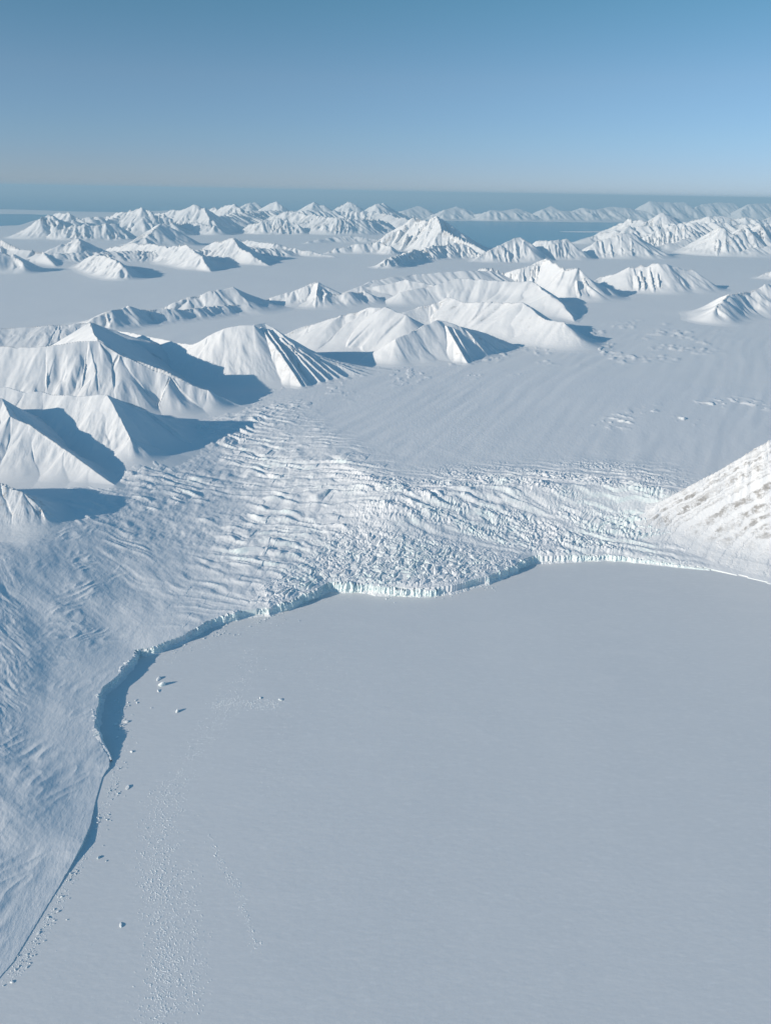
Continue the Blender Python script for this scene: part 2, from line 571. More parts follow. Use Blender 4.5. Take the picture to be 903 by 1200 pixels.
TROUGH = [tuple(P(u, v, 1.0)) for u, v in [(-500, 540), (-120, 585), (-20, 612), (20, 650), (46, 690), (60, 745), (64, 790), (48, 840), (20, 900), (-40, 980), (-300, 1300)]]


def ground(x, y):
    """final ice and snow surface"""
    shp = x.shape
    x, y = x.ravel(), y.ravel()
    g, t1, w, slope, sea = gbase(x, y, True)
    land = ~sea
    xl, yl, tl = x[land], y[land], t1[land]
    r = np.hypot(xl, yl)
    g2 = g[land] + crevasse_detail(xl, yl, tl, r) * sst(0.0, 0.35, tl)
    # hillside left of the trough, its slope turned away from the sun
    m = pmask(xl, yl, [(-300, 560), (30, 610), (75, 650), (95, 760), (85, 850), (20, 930), (-300, 1060)], 3.0)
    i = m > 0.002
    xi, yi = xl[i], yl[i]
    d, _ = soft_dist(xi, yi, TROUGH)
    d = d * d / (d + 0.7)
    d = d + 0.35 * gn(xi / 2.0, yi / 2.0, 34) * sst(0, 1.5, d)
    left = in_poly(xi, yi, TROUGH + [(-300, 5), (-300, 100)])
    ca, sa = cos(R(-38)), sin(R(-38))
    a, c = xi * ca + yi * sa, -xi * sa + yi * ca
    c = c + 0.4 * gn(a / 2.5, c / 2, 37)
    hill = 0.085 * d * np.exp(-np.abs(d) / 8.0) + (0.045 * (0.4 - np.abs(fbm(a / 1.5, c / 0.5, 3, 35, 0.5))) + 0.014 * fbm(a / 0.7, c / 0.25, 3, 38)) * sst(0, 1.0, d)
    g2[i] += m[i] * np.where(left, hill, 0.085 * d * np.exp(-np.abs(d) / 1.8)) * sst(0.2, 2.0, tl[i])
    g[land] = g2
    return g.reshape(shp), sea.reshape(shp), t1.reshape(shp)


def polar_sheet(name, th, rr, mat, zf, smooth=True, **props):
    T, RR = np.meshgrid(th, rr)
    x, y = RR * np.sin(T), RR * np.cos(T)
    z = zf(x, y)
    keep = (z > -0.45).ravel()
    v = np.stack([x, y, z], -1).reshape(-1, 3)
    v, f = cull(v, grid_faces(len(rr), len(th)), keep)
    return mesh_obj(name, v, f, mat, smooth, **props)


def depression_rows(v0, v1, step):
    vs = np.arange(v0, v1, -step)
    a = PITCH + np.arctan((vs - 600.0) / FPX)
    return H / np.tan(a)


def near_z(x, y):
    return ground(x, y)[0]


rows = depression_rows(1330, 452, 0.85)
glacier = polar_sheet('glacier', np.arange(R(-66), R(44), 0.00115), rows, M_GLAC, near_z, False, kind='structure', category='glacier',
                      label='wide white glacier with crevassed icefall flowing down to the frozen fjord')
rows2 = depression_rows(452.0, 236, 0.9)
rows2 = rows2[(rows2 < 800)]
rows2[0] = rows[-1] - 0.25
snowfield = polar_sheet('snowfield_terrain', np.arange(R(-42), R(42), 0.0016), rows2, M_SNOW, near_z, kind='structure', category='snowfield',
                        label='smooth pale snowfield spreading between the mountains to the far coast')


# ------------------------------------------------------------------ calving cliff of the glacier front
def build_cliff():
    seg = np.hypot(*np.diff(FW, axis=0).T)
    s_at = np.concatenate([[0], np.cumsum(seg)])
    i0, i1 = I0, I1
    n = int((s_at[i1] - s_at[i0]) / 0.032)
    s = np.linspace(s_at[i0], s_at[i1], n)
    # smooth centre line, then broken by serac columns
    x, y = np.interp(s, s_at, FW[:, 0]), np.interp(s, s_at, FW[:, 1])
    hh = np.interp(s, s_at, FH)
    tx, ty = np.gradient(x), np.gradient(y)
    k = np.ones(25) / 25
    tx, ty = np.convolve(np.pad(tx, 12, 'edge'), k, 'valid'), np.convolve(np.pad(ty, 12, 'edge'), k, 'valid')
    L = np.hypot(tx, ty)
    nx, ny = ty / L, -tx / L                                 # towards the fjord
    z0 = np.zeros(n)
    big = hh / 0.45
    rough = 0.35 * gn(s / 2.3, z0 + .3, 101) + 0.22 * gn(s / 0.9, z0 + .7, 102)
    col = np.abs(gn(s / 0.34, z0 + .2, 103)) * 0.22 + np.abs(gn(s / 0.13, z0 + .9, 104)) * 0.07
    offs = (rough * 0.55 - col) * big
    topz = hh * (1 + 0.22 * gn(s / 1.3, z0 + .5, 105) + 0.14 * gn(s / 0.5, z0 + .2, 106)) - 0.14 * big * sst(0.12, 0.0, np.abs(gn(s / 0.34, z0 + .2, 103))) + 0.05 * big * gn(s / 0.15, z0 + .1, 107)
    rowsv = []
    prof = [(-0.03, 0.10), (0.03, 0.07), (0.10, 0.05), (0.22, 0.035), (0.36, 0.02), (0.5, 0.01), (0.64, 0.0), (0.78, -0.01), (0.9, -0.03), (0.98, -0.06), (1.0, -0.11), (0.97, -0.2), (0.92, -0.34), (0.80, -0.55), (0.2, -0.75)]
    for j, (fz, fo) in enumerate(prof):
        w = sst(0.0, 0.3, max(fz, 0)) if j < 11 else 1 - 0.16 * (j - 10)
        wob = 0.05 * big * gn(s / 0.22, z0 + fz * 3.0, 108) + 0.03 * big * gn(s / 0.09, z0 + fz * 7.0, 109)
        o = 0.10 + fo * big + offs * w + wob * (j < 11)
        rowsv.append(np.stack([x + nx * o, y + ny * o, fz * topz + 0 * o], -1))
    v = np.concatenate(rowsv)
    f = grid_faces(len(prof), n)
    return mesh_obj('ice_cliff', v, f[:, ::-1], M_CLIFF, False, parent=glacier, label='broken pale blue calving cliff along the front of the glacier')


build_cliff()

# ------------------------------------------------------------------ frozen fjord and open sea
def sheet(name, pts, z, mat, **props):
    return mesh_obj(name, [(a, b, z) for a, b in pts], [list(range(len(pts)))], mat, False, **props)


sheet('frozen_fjord', [(-90, -30), (140, -30), (140, 75), (-90, 75)], 0.0, M_ICE, kind='structure', category='sea ice',
      label='flat grey white sea ice filling the fjord below the glacier')
sheet('sea_water', [(-3600, -400), (3600, -400), (3600, 3200), (-3600, 3200)], -0.06, M_WATER, kind='structure', category='sea',
      label='dark blue open sea beyond the far mountains')


# ------------------------------------------------------------------ mountains
def drop_profile(d, s, shoulder, foot=None):
    if shoulder:
        d1, s1 = shoulder
        return np.where(d < d1, d * s1, d1 * s1 + (d - d1) * s)
    return d * s


def gully(x, y, nx, ny, L, seed):
    px, py = x / L, y / L
    ix, iy = np.floor(px), np.floor(py)
    tot = np.zeros(x.shape, np.float32)
    ws = np.zeros(x.shape, np.float32) + 1e-6
    for a in (-1, 0, 1):
        for b in (-1, 0, 1):
            cx, cy = ix + a, iy + b
            rx, ry = px - cx - _h(cx, cy, seed), py - cy - _h(cx, cy, seed + 7)
            w = np.exp(-2.2 * (rx * rx + ry * ry))
            tot += w * np.cos(2 * math.pi * (rx * -ny + ry * nx) * 0.85 + 0.0)
            ws += w
    return tot / ws


def mountain(ridges, label, flute=1.0, wav=2.2, mat=None, res=1.0, kblend=0.6, warp=0.5, zg=None, name='mountain', rough=1.0, gain=0.42, skew=0.0, conc=1.22, bowl=1.0, jag=0.03, strata=0.0, dip=0.34):
    """ridges: list of dict(p=[(u, v, vfoot)...], f=front slope, b=back slope, sh=(distance, slope) shoulder on the front)"""
    segs = []
    dmin = 1e9
    jr = np.random.default_rng(int(abs(ridges[0]['p'][0][0] * 7 + ridges[0]['p'][0][1] * 3)))
    allr = []
    for rd in ridges:
        allr.append(rd)
        if rd.get('sp'):                                        # buttresses running down from the crest to the foot
            n, du, u0, u1 = rd['sp']
            pu, pv, pw = (np.array([q[k] for q in rd['p']], float) for k in range(3))
            for i in range(n):
                u = u0 + (u1 - u0) * (i + 0.5 + jr.uniform(-.28, .28)) / n
                ue = u + du * jr.uniform(0.8, 1.2)
                ve = float(np.interp(ue, pu, pw))
                vs_, vw_ = float(np.interp(u, pu, pv)), float(np.interp(u, pu, pw))
                sl = rd.get('ss', 0.95)
                st = jr.uniform(0.02, 0.09)
                allr.append(dict(p=[(u, vs_ + st * (vw_ - vs_), vw_), (ue, ve + jr.uniform(-.06, .02) * (vw_ - vs_), ve)], f=sl, b=sl, pf=rd.get('pf', rd.get('f', 0.6) / 1.12),
                                 mid=rd.get('sr', 0.0) * jr.uniform(0.7, 1.3)))
    for rd in allr:
        f, b = rd.get('f', 0.6), rd.get('b', 0.6)
        pf = rd.get('pf', f / 1.12)
        pts = []
        for (u, v, vf) in rd['p']:
            z0 = 2.4 if zg is None else zg
            for _ in range(3):
                q = P(u, vf, z0)
                if zg is None:
                    z0 = max(gpt(q[0], q[1]), 0.0)
            d = ray(u, v)
            df = math.hypot(*q)
            extra = 0.0
            if rd.get('sh'):
                d1, s1 = rd['sh']
                extra = d1 * (s1 - pf)
            dd = (H - z0 + df * pf - extra) / (pf - d[2])
            z = H + d[2] * dd
            pts.append((d[0] * dd, d[1] * dd, max(z, z0 - 0.4)))
            dmin = min(dmin, df)
        if 'mid' in rd:
            A, B = pts
            dz = A[2] - B[2]
            pts = [A, (.6 * A[0] + .4 * B[0], .6 * A[1] + .4 * B[1], .6 * A[2] + .4 * B[2] + rd['mid'] * dz), (.25 * A[0] + .75 * B[0], .25 * A[1] + .75 * B[1], .25 * A[2] + .75 * B[2] + 0.7 * rd['mid'] * dz), B]
        for A, B in zip(pts[:-1], pts[1:]):
            segs.append((A, B, f, b, rd.get('sh')))
    allp = np.array([p for s in segs for p in s[:2]])
    step = dmin / 800.0 * res
    hmax = allp[:, 2].max()
    pad = 2.4 * hmax + 1.0
    x0, y0 = allp[:, 0].min() - pad, allp[:, 1].min() - pad
    x1, y1 = allp[:, 0].max() + pad, allp[:, 1].max() + pad
    a0, a1 = R(-40), R(40)
    x0, x1 = max(x0, -70.0 - 0.6 * max(y1, 0)), min(x1, 70.0 + 0.6 * max(y1, 0))
    nx_, ny_ = int((x1 - x0) / step) + 2, int((y1 - y0) / (step * 1.25)) + 2
    X, Y = np.meshgrid(np.linspace(x0, x1, nx_), np.linspace(y0, y1, ny_))
    seed = int(abs(allp[0, 0] * 131 + allp[0, 1] * 17)) % 5000
    size = max(hmax - 2.0, 1.0)
    wx = X + warp * size * (0.45 * gn(X / (2.4 * size), Y / (2.4 * size), seed) + 0.16 * gn(X / (.8 * size), Y / (.8 * size), seed + 1))
    wy = Y + warp * size * (0.45 * gn(X / (2.4 * size), Y / (2.4 * size), seed + 2) + 0.16 * gn(X / (.8 * size), Y / (.8 * size), seed + 3))
    if zg is None:
        g = np.maximum(gbase(X, Y), -0.3)
    else:
        g = np.full(X.shape, zg)
    h = g - 3.0
    xs_, ys_ = X[0], Y[:, 0]
    for A, B, f, b, sh in segs:
        reach = 1.25 * (max(A[2], B[2]) - min(g.min(), 0.0)) / min(f, b) + 1.2 * size + (sh[0] if sh else 0)
        i0, i1 = np.searchsorted(xs_, [min(A[0], B[0]) - reach, max(A[0], B[0]) + reach])
        j0, j1 = np.searchsorted(ys_, [min(A[1], B[1]) - reach, max(A[1], B[1]) + reach])
        if i1 - i0 < 2 or j1 - j0 < 2:
            continue
        W = (slice(j0, j1), slice(i0, i1))
        ux, uy, ug = wx[W], wy[W], g[W]
        ex, ey = B[0] - A[0], B[1] - A[1]
        L2 = ex * ex + ey * ey + 1e-9
        t = np.clip(((ux - A[0]) * ex + (uy - A[1]) * ey) / L2, 0, 1)
        qx, qy = ux - A[0] - t * ex, uy - A[1] - t * ey
        d = np.sqrt(qx * qx + qy * qy)
        sn = (ex * qy - ey * qx) / (math.sqrt(L2) * (d + 1e-6))          # + on the far (left of travel) side
        wb = np.clip(0.5 + 0.9 * sn, 0, 1)
        dr = drop_profile(d, f, sh) * (1 - wb) + d * b * wb
        zr = A[2] + (B[2] - A[2]) * t
        zr = zr + jag * size * gn((A[0] + ex * t) / (0.28 * size), (A[1] + ey * t) / (0.28 * size), seed + 5) * np.clip((zr - 2.0) / size, 0, 1)
        # concave flank: steep under the crest, flattening to an apron
        hr = np.maximum(zr - ug, 0.05)
        q = np.clip(1 - dr / (hr * 1.12), 0, 1) ** conc
        h[W] = np.maximum(h[W], ug + hr * q - 0.35 * np.clip(dr - hr * 1.12, 0, None))
    rel = np.clip((h - g) / max(hmax - 2.0, 0.5), 0, 1.2)

    def slopes():
        gy_, gx_ = np.gradient(h, Y[1, 0] - Y[0, 0], X[0, 1] - X[0, 0])
        sl = np.sqrt(gx_ ** 2 + gy_ ** 2) + 1e-6
        return sl, -gx_ / sl, -gy_ / sl
    # broad spurs and bowls first, then gullies that run down the slope and branch at shorter wavelengths
    if bowl > 0:
        sl, dx, dy = slopes()
        gl = np.zeros(X.shape)
        on = rel > 0.015
        gl[on] = gully(X[on], Y[on], dx[on], dy[on], 1.5 * size, seed + 200)
        h = h + bowl * 0.11 * size * gl * sst(0.1, 0.4, sl) * sst(0.02, 0.3, rel) * (1 - 0.8 * sst(0.75, 1.0, rel))
    if flute > 0:
        L, amp = wav, 0.125 * wav * flute
        on = (rel > 0.015) & (np.abs(X) < 0.80 * Y)
        for o in range(4):
            sl, dx, dy = slopes()
            sk = skew * (1.0 if o < 2 else 0.6)
            dx, dy = dx * cos(sk) - dy * sin(sk), dx * sin(sk) + dy * cos(sk)
            vary = 0.35 + 1.0 * sst(-0.35, 0.45, gn(X / (2.2 * wav), Y / (2.2 * wav), seed + 31 + o))
            gl = np.zeros(X.shape)
            gl[on] = gully(X[on], Y[on], dx[on], dy[on], L, seed + 11 * o)
            gl = np.sign(gl) * np.abs(gl) ** 0.8
            env = sst(0.12, 0.45, sl) * sst(0.02, 0.22, rel) * (1 - 0.9 * sst(0.70, 1.0, rel))
            h = h + amp * env * vary * (gl * 0.9 - 0.2)
            L *= 0.5
            amp *= gain
    h = h + rough * (0.020 * size * fbm(X / (0.7 * size), Y / (0.7 * size), 3, seed + 77) * sst(0.0, 0.2, rel) + 0.004 * size * fbm(X / (0.14 * size), Y / (0.14 * size), 3, seed + 78) * sst(0.02, 0.3, rel))
    if strata > 0:                                              # hard beds stand out as ledges
        c = (h - dip * X + 0.05 * Y) / 0.24 + 0.5 * fbm(X / 1.6, Y / 1.6, 3, seed + 90)
        st_ = c - np.floor(c)
        h = h + strata * np.where(st_ < 0.7, st_ / 0.7, (1 - st_) / 0.3) * (0.4 + 1.2 * _h(np.floor(c), np.floor(c) * 0, 17)) * sst(0.06, 0.25, rel) * sst(-0.3, 0.3, gn(X / 1.1, Y / 1.1, seed + 92))
    z = smax(h, g - 0.12, kblend)
    keep = (z > g - 0.06).ravel() & ((g > -0.25) | (zg is not None)).ravel() & (z > 0.0 if zg is None else z > -0.2).ravel()
    v, f_ = cull(np.stack([X, Y, z], -1).reshape(-1, 3), grid_faces(ny_, nx_), keep)
    return mesh_obj(name, v, f_, mat or M_SNOW, True, kind='structure', category='mountain', group='snow covered mountains', label=label)


def rg(p, **k):
    k['p'] = p
    return k


MN = mountain
# --- near left massif
MN([rg([(-420, 640, 700), (-260, 556, 668), (-150, 546, 655), (-80, 552, 648), (0, 567, 638), (28, 577, 633), (50, 596, 626), (74, 612, 614)], f=.62, pf=.46, b=.8)],
   'small snowy spur with a rock band at the left edge of the photo, lowest of the left mountains', 0.5, 1.1, M_ROCKY, 0.6, warp=.10, bowl=.3)
MN([rg([(-300, 560, 600), (-120, 515, 590), (-50, 482, 578), (-12, 463, 570), (2, 466, 568), (11, 487, 568), (32, 498, 567), (76, 526, 567), (104, 547, 568), (134, 569, 570)], f=.62, b=.8)],
   'long snowy ridge at the left edge lying between two dark blue shadows', 0.3, 1.4, None, 0.6, warp=.06, bowl=.2)
MN([rg([(-420, 480, 570), (-200, 468, 556), (-60, 456, 545), (10, 455, 541), (30, 461, 541), (50, 459, 541), (78, 464, 543), (125, 463, 547)], f=.66, b=.62),
    rg([(125, 463, 551), (152, 512, 549), (182, 539, 542)], f=.6, b=.6), rg([(125, 463, 546), (168, 480, 528), (198, 500, 525), (224, 521, 523)], f=.62, b=.62, sp=(5, 14, 135, 205), ss=.8)],
   'flat crested snowy mountain on the left with a sunlit face and a shaded right flank', 0.3, 1.3, None, 0.6, warp=.06, bowl=.2)
# --- big shaded ridge
MN([rg([(-300, 408, 500), (-80, 404, 500), (0, 406, 500), (55, 407, 500), (104, 400, 500), (116, 400, 499), (140, 415, 497), (200, 440, 491), (245, 457, 485), (280, 475, 477)], f=.66, b=.62),
    rg([(-300, 392, 462), (-80, 388, 462), (20, 384, 462), (70, 381, 462), (108, 378, 461)], f=.25, b=.8), rg([(108, 378, 461), (112, 388, 480), (116, 400, 497)], f=.5, b=.6)],
   'largest left mountain with a fluted white face and a long dark blue shadowed flank', 0.62, 2.2, None, 0.6, warp=.10, gain=.3, bowl=.4, jag=.012, rough=.4)
MN([rg([(130, 386, 405), (170, 393, 425), (205, 401, 440), (225, 404, 449), (243, 394, 459), (262, 385, 465), (280, 381, 467), (298, 381, 467)], f=.72, pf=.42, b=.62),
    rg([(298, 380, 466), (310, 378, 464), (320, 383, 462), (345, 404, 458), (370, 414, 451), (400, 424, 444), (452, 433, 435)], f=.80, pf=.40, b=.62, sp=(11, 46, 299, 425), ss=.95, sr=.03)],
   'striped snowy mountain with dark and bright gullies beside the wide glacier', 0.3, 1.6, None, 0.6, warp=.06, gain=.4, skew=R(25), bowl=.0, jag=.012, rough=.4)
MN([rg([(318, 397, 408), (360, 384, 412), (400, 370, 420), (430, 363, 424), (452, 360, 426)], f=.42, b=.5), rg([(452, 360, 426), (474, 369, 427)], f=.5, b=.5)],
   'rounded white mountain with a broad snowy bowl, left of the fluted pyramid', 0.15, 2.4, None, 0.9, warp=.2, bowl=.6, rough=.5)
MN([rg([(462, 398, 434), (488, 386, 434), (512, 375, 434)], f=.80, pf=.42, b=.6), rg([(512, 375, 434), (540, 382, 430), (562, 388, 422), (598, 402, 411), (614, 408, 408)], f=.85, pf=.40, b=.58, sp=(6, 28, 514, 592), ss=.9, sr=.03)],
   'fluted snowy pyramid beside the wide glacier, right of the rounded white bowl', 0.25, 1.8, None, 0.7, warp=.08, gain=.4, skew=R(20), bowl=.2)
MN([rg([(440, 372, 386), (470, 366, 388), (505, 357, 388), (527, 348, 390), (540, 353, 392), (575, 354, 396), (610, 355, 404), (638, 374, 409), (661, 378, 412), (676, 396, 411), (693, 408, 408)], f=.5, b=.55)],
   'snowy ridge with a blunt rocky end and a cast shadow to its right', 0.15, 2.0, M_ROCKY, 0.9, warp=.4, jag=.03, bowl=.45, rough=.5)
MN([rg([(470, 342, 358), (500, 336, 358), (540, 326, 360), (585, 329, 362), (621, 330, 366), (640, 344, 370), (656, 358, 373), (670, 376, 377)], f=.45, b=.6)],
   'smooth snowy spur with a thin dark flank behind the rocky-ended ridge', 0.12, 2.0, None, 0.9, warp=.4, jag=.03, bowl=.4, rough=.5)
MN([rg([(545, 326, 340), (562, 316, 344), (572, 315, 345), (590, 320, 345), (612, 315, 347), (632, 308, 348), (641, 304, 349), (662, 317, 352), (678, 314, 354), (688, 332, 354), (698, 351, 353)], f=.7, b=.6, sp=(14, 2, 565, 690), ss=.95)],
   'steep fluted snowy mountain with a dark edge in the middle of the photo', 0.4, 2.4, None, 0.9, warp=.15)
MN([rg([(692, 330, 338), (705, 325, 338), (722, 321, 340), (738, 313, 343), (768, 309, 345), (800, 315, 344), (812, 317, 343), (826, 328, 340), (838, 337, 338)], f=.58, b=.6, sp=(11, 5, 715, 828), ss=.85)],
   'isolated long snowy mountain standing on the right of the plain', 0.35, 2.6, None, 0.9, warp=.12)
MN([rg([(826, 377, 379), (840, 360, 381), (852, 346, 376), (862, 344, 374), (886, 338, 372), (904, 333, 370), (960, 318, 368), (1040, 315, 366)], f=.62, b=.6, sp=(14, 12, 840, 960), ss=.95)],
   'fluted snowy mountain cut by the right edge, nearest the wide glacier plain', 0.45, 1.8, None, 0.9, warp=.15)
# --- middle left
MN([rg([(100, 380, 390), (130, 363, 389), (150, 360, 386), (165, 362, 383), (200, 363, 379), (240, 360, 374), (275, 357, 369), (300, 362, 365)], f=.6, b=.4, sp=(14, 9, 118, 290), ss=.9)],
   'low fluted snowy ridge behind the largest left mountain', 0.4, 2.0, None, 0.9, warp=.12)
MN([rg([(188, 362, 370), (220, 349, 371), (250, 341, 371), (273, 336, 370), (284, 350, 368), (303, 363, 365)], f=.45, b=.5)],
   'smooth white dome with a thin shaded right edge behind the low fluted ridge', 0.2, 2.4, None, 0.9, warp=.12)
MN([rg([(300, 356, 361), (316, 349, 359), (345, 340, 360), (372, 331, 362), (384, 344, 362), (402, 345, 361), (425, 341, 359)], f=.45, b=.5), rg([(372, 331, 362), (371, 345, 362), (370, 360, 362)], f=.5, b=.5)],
   'small pointed snowy peak between the white dome and the rounded mountain', 0.4, 2.2, None, 0.9, warp=.15)
MN([rg([(396, 344, 354), (425, 335, 356), (440, 328, 356), (480, 322, 354), (520, 319, 354), (560, 317, 354), (580, 318, 352)], f=.30, b=.5), rg([(430, 337, 353), (478, 328, 355), (506, 333, 356), (522, 342, 357), (536, 351, 357)], f=.5, b=.5)],
   'broad rounded snow dome with a crescent ridge in the middle of the photo', 0.12, 2.6, None, 1.0, warp=.3, bowl=.4, rough=.5)
# --- behind the left plain
MN([rg([(-300, 270, 318), (-120, 280, 322), (-40, 292, 322), (0, 296, 321), (16, 297, 321), (26, 307, 321), (38, 320, 320)], f=.6, b=.6)],
   'rounded sunlit snowy hill at the left edge on the far plain', 0.5, 2.8, None, 0.9, warp=.15)
MN([rg([(-300, 240, 300), (-120, 262, 302), (-40, 275, 306), (0, 282, 308), (22, 291, 308), (40, 294, 308), (50, 295, 309), (66, 313, 313)], f=.55, b=.6)],
   'dark shaded ridge behind the rounded hill at the left edge', 0.3, 2.8, None, 0.9, warp=.12)
MN([rg([(48, 297, 304), (75, 285, 307), (92, 280, 308), (96, 283, 308), (110, 291, 306), (132, 296, 303)], f=.45, b=.6)],
   'white wedge shaped peak on the far left plain', 0.5, 2.8, None, 0.9, warp=.12)
MN([rg([(100, 304, 310), (110, 299, 316), (121, 299, 320), (140, 307, 327), (145, 313, 329), (165, 321, 323)], f=.6, b=.6)],
   'low snowy knob with a ribbed end in front of the wedge shaped peak', 0.9, 2.0, None, 0.9, warp=.12)
MN([rg([(126, 291, 296), (150, 286, 300), (178, 285, 304), (196, 290, 307), (217, 286, 312), (226, 294, 314), (236, 300, 317), (248, 319, 319)], f=.62, b=.6)],
   'long pale snowy ridge ending in a steep shaded corner on the far left plain', 0.6, 2.6, None, 0.9, warp=.12)
MN([rg([(238, 296, 302), (254, 283, 305), (273, 279, 308), (281, 291, 309), (298, 301, 311), (314, 311, 312)], f=.6, b=.6)],
   'bright humped snowy mountain with a jagged shadow on its right', 0.6, 2.8, None, 0.9, warp=.12)
MN([rg([(266, 282, 292), (290, 281, 294), (305, 284, 297), (322, 285, 300), (340, 290, 300), (362, 294, 301), (392, 300, 302)], f=.5, b=.6)],
   'low broken ridge trailing right from the bright humped mountain', 0.8, 2.8, None, 0.9, warp=.2)
MN([rg([(148, 287, 290), (170, 277, 290), (190, 262, 290), (195, 276, 289), (208, 285, 287)], f=.55, b=.6)],
   'sharp white pyramid standing before the far left range', 0.4, 3.0, None, 0.9, warp=.12)
MN([rg([(386, 294, 298), (418, 286, 298), (442, 283, 298), (458, 289, 299)], f=.5, b=.6)], 'low ribbed ridge left of the blue water peak', 0.9, 2.4, None, 1.0)
MN([rg([(360, 283, 286), (395, 277, 285), (413, 276, 285), (444, 281, 285)], f=.35, b=.5)], 'low smooth snow swell before the far middle range', 0.1, 3.0, None, 1.0)
# --- far left range
MN([rg([(10, 278, 279), (34, 264, 280), (50, 254, 281), (61, 252, 281), (72, 261, 281), (84, 270, 281)], f=.6, b=.6), rg([(61, 252, 270), (80, 249, 272), (97, 256, 272), (122, 254, 272), (136, 252, 272)], f=.6, b=.6)],
   'leftmost white mountain of the far range, standing beside the blue sea', 0.8, 3.6, M_FAR, 0.8, warp=.2, jag=.06)
MN([rg([(56, 275, 281), (85, 263, 282), (110, 264, 282), (134, 262, 282), (152, 274, 281)], f=.7, b=.6)], 'low front ridge of the far left range', 1.1, 3.2, M_FAR, 0.8, warp=.2, jag=.06)
MN([rg([(128, 254, 272), (150, 247, 276), (166, 243, 277), (180, 250, 277), (198, 258, 277), (216, 266, 276)], f=.6, b=.6)], 'far snowy peak with a rounded top on the left range', 1.1, 3.4, M_FAR, 0.8, warp=.2, jag=.06)
MN([rg([(176, 252, 266), (205, 247, 272), (229, 241, 274), (238, 244, 274), (246, 256, 275), (256, 268, 275)], f=.6, b=.6), rg([(200, 262, 274), (225, 262, 275), (252, 264, 276)], f=.6, b=.6)],
   'far snowy peak with a shadowed bowl under its top', 1.0, 3.4, M_FAR, 0.8, warp=.2, jag=.06)
MN([rg([(236, 247, 262), (256, 244, 266), (274, 239, 268), (284, 250, 268), (296, 256, 268), (312, 262, 266)], f=.6, b=.6)], 'far snowy peak right of the shadowed bowl', 1.0, 3.4, M_FAR, 0.8, warp=.2, jag=.06)
MN([rg([(278, 245, 252), (290, 238, 254), (300, 237, 254), (310, 245, 254), (322, 249, 253)], f=.6, b=.6)], 'small white peak near the sea horizon on the left range', 0.8, 4.0, M_FAR, 1.0)
MN([rg([(300, 248, 256), (323, 235.5, 258), (331, 243, 258), (345, 250, 257)], f=.6, b=.6)], 'sharp triangular far peak on the skyline left of centre', 0.7, 4.5, M_FAR, 0.9, warp=.15, jag=.05)
MN([rg([(346, 250, 257), (367, 236.5, 259), (378, 241, 259), (392, 247, 258)], f=.6, b=.6)], 'pointed far peak on the skyline, first of two twins', 0.7, 4.5, M_FAR, 0.9, warp=.15, jag=.05)
MN([rg([(388, 248, 258), (409, 236.5, 260), (420, 243, 260), (430, 250, 259)], f=.6, b=.6)], 'pointed far peak on the skyline, second of two twins', 0.7, 4.5, M_FAR, 0.9, warp=.15, jag=.05)
MN([rg([(428, 251, 262), (440, 240, 264), (449, 238, 264), (460, 246, 264), (482, 255, 263)], f=.55, b=.6)], 'rounded far peak on the skyline left of the blue water', 0.7, 4.5, M_FAR, 0.9, warp=.15, jag=.05)
MN([rg([(292, 264, 274), (312, 258, 275), (330, 256, 275), (348, 262, 275)], f=.7, b=.6, sp=(7, 4, 298, 344), ss=1.2)], 'dark striped low ridge in the far middle range', 1.6, 3.0, M_FAR, 0.8, warp=.2, jag=.06)
MN([rg([(316, 256, 270), (338, 247, 272), (352, 250, 273), (368, 253, 274), (392, 255, 276), (410, 257, 276), (440, 257, 275), (455, 262, 272)], f=.5, b=.6, sp=(16, -2, 325, 440), ss=.9)],
   'long white ribbed wall of the far middle range', 1.2, 3.4, M_FAR, 0.8, warp=.2, jag=.06)
# --- the peak by the blue water
MN([rg([(436, 284, 292), (467, 270, 293), (486, 256, 294), (504, 257, 295), (512, 253, 296), (520, 270, 297), (545, 282, 298), (574, 297, 299)], f=.75, b=.6, sp=(11, -3, 482, 560), ss=1.1), rg([(486, 256, 294), (477, 276, 294), (470, 292, 294)], f=.6, b=.6)],
   'tall white pyramid peak standing left of the blue water inlet', 1.0, 3.0, M_FAR, 0.8, warp=.12)
MN([rg([(442, 313, 315), (453, 303, 315), (468, 299, 312), (486, 293, 307), (512, 288, 305), (531, 285, 304), (546, 287, 304), (560, 298, 304), (572, 304, 305)], f=.65, b=.6, sp=(13, 5, 456, 560), ss=1.1)],
   'ribbed low ridge in front of the tall white pyramid peak', 1.4, 2.6, M_FAR, 0.8, warp=.2, jag=.06)
MN([rg([(552, 306, 307), (575, 292, 308), (607, 278, 308), (614, 283, 308), (626, 294, 306)], f=.6, b=.6, sp=(7, 3, 570, 622), ss=.95)], 'white peak before the blue water with a shaded right side', 0.8, 2.8, None, 0.9, warp=.1)
MN([rg([(614, 296, 303), (632, 281, 305), (645, 283, 305), (664, 280, 305), (676, 292, 304), (690, 301, 303)], f=.7, b=.6, sp=(9, 1, 626, 682), ss=1.0)], 'flat topped white mountain before the blue water', 1.0, 2.8, None, 0.9, warp=.1)
MN([rg([(672, 297, 299), (700, 283, 303), (722, 277, 304), (741, 272, 304), (748, 286, 303), (762, 296, 300)], f=.55, b=.6, sp=(6, 3, 690, 755), ss=.9)], 'white peak right of the blue water with a dark right edge', 0.8, 3.0, None, 0.9, warp=.1)
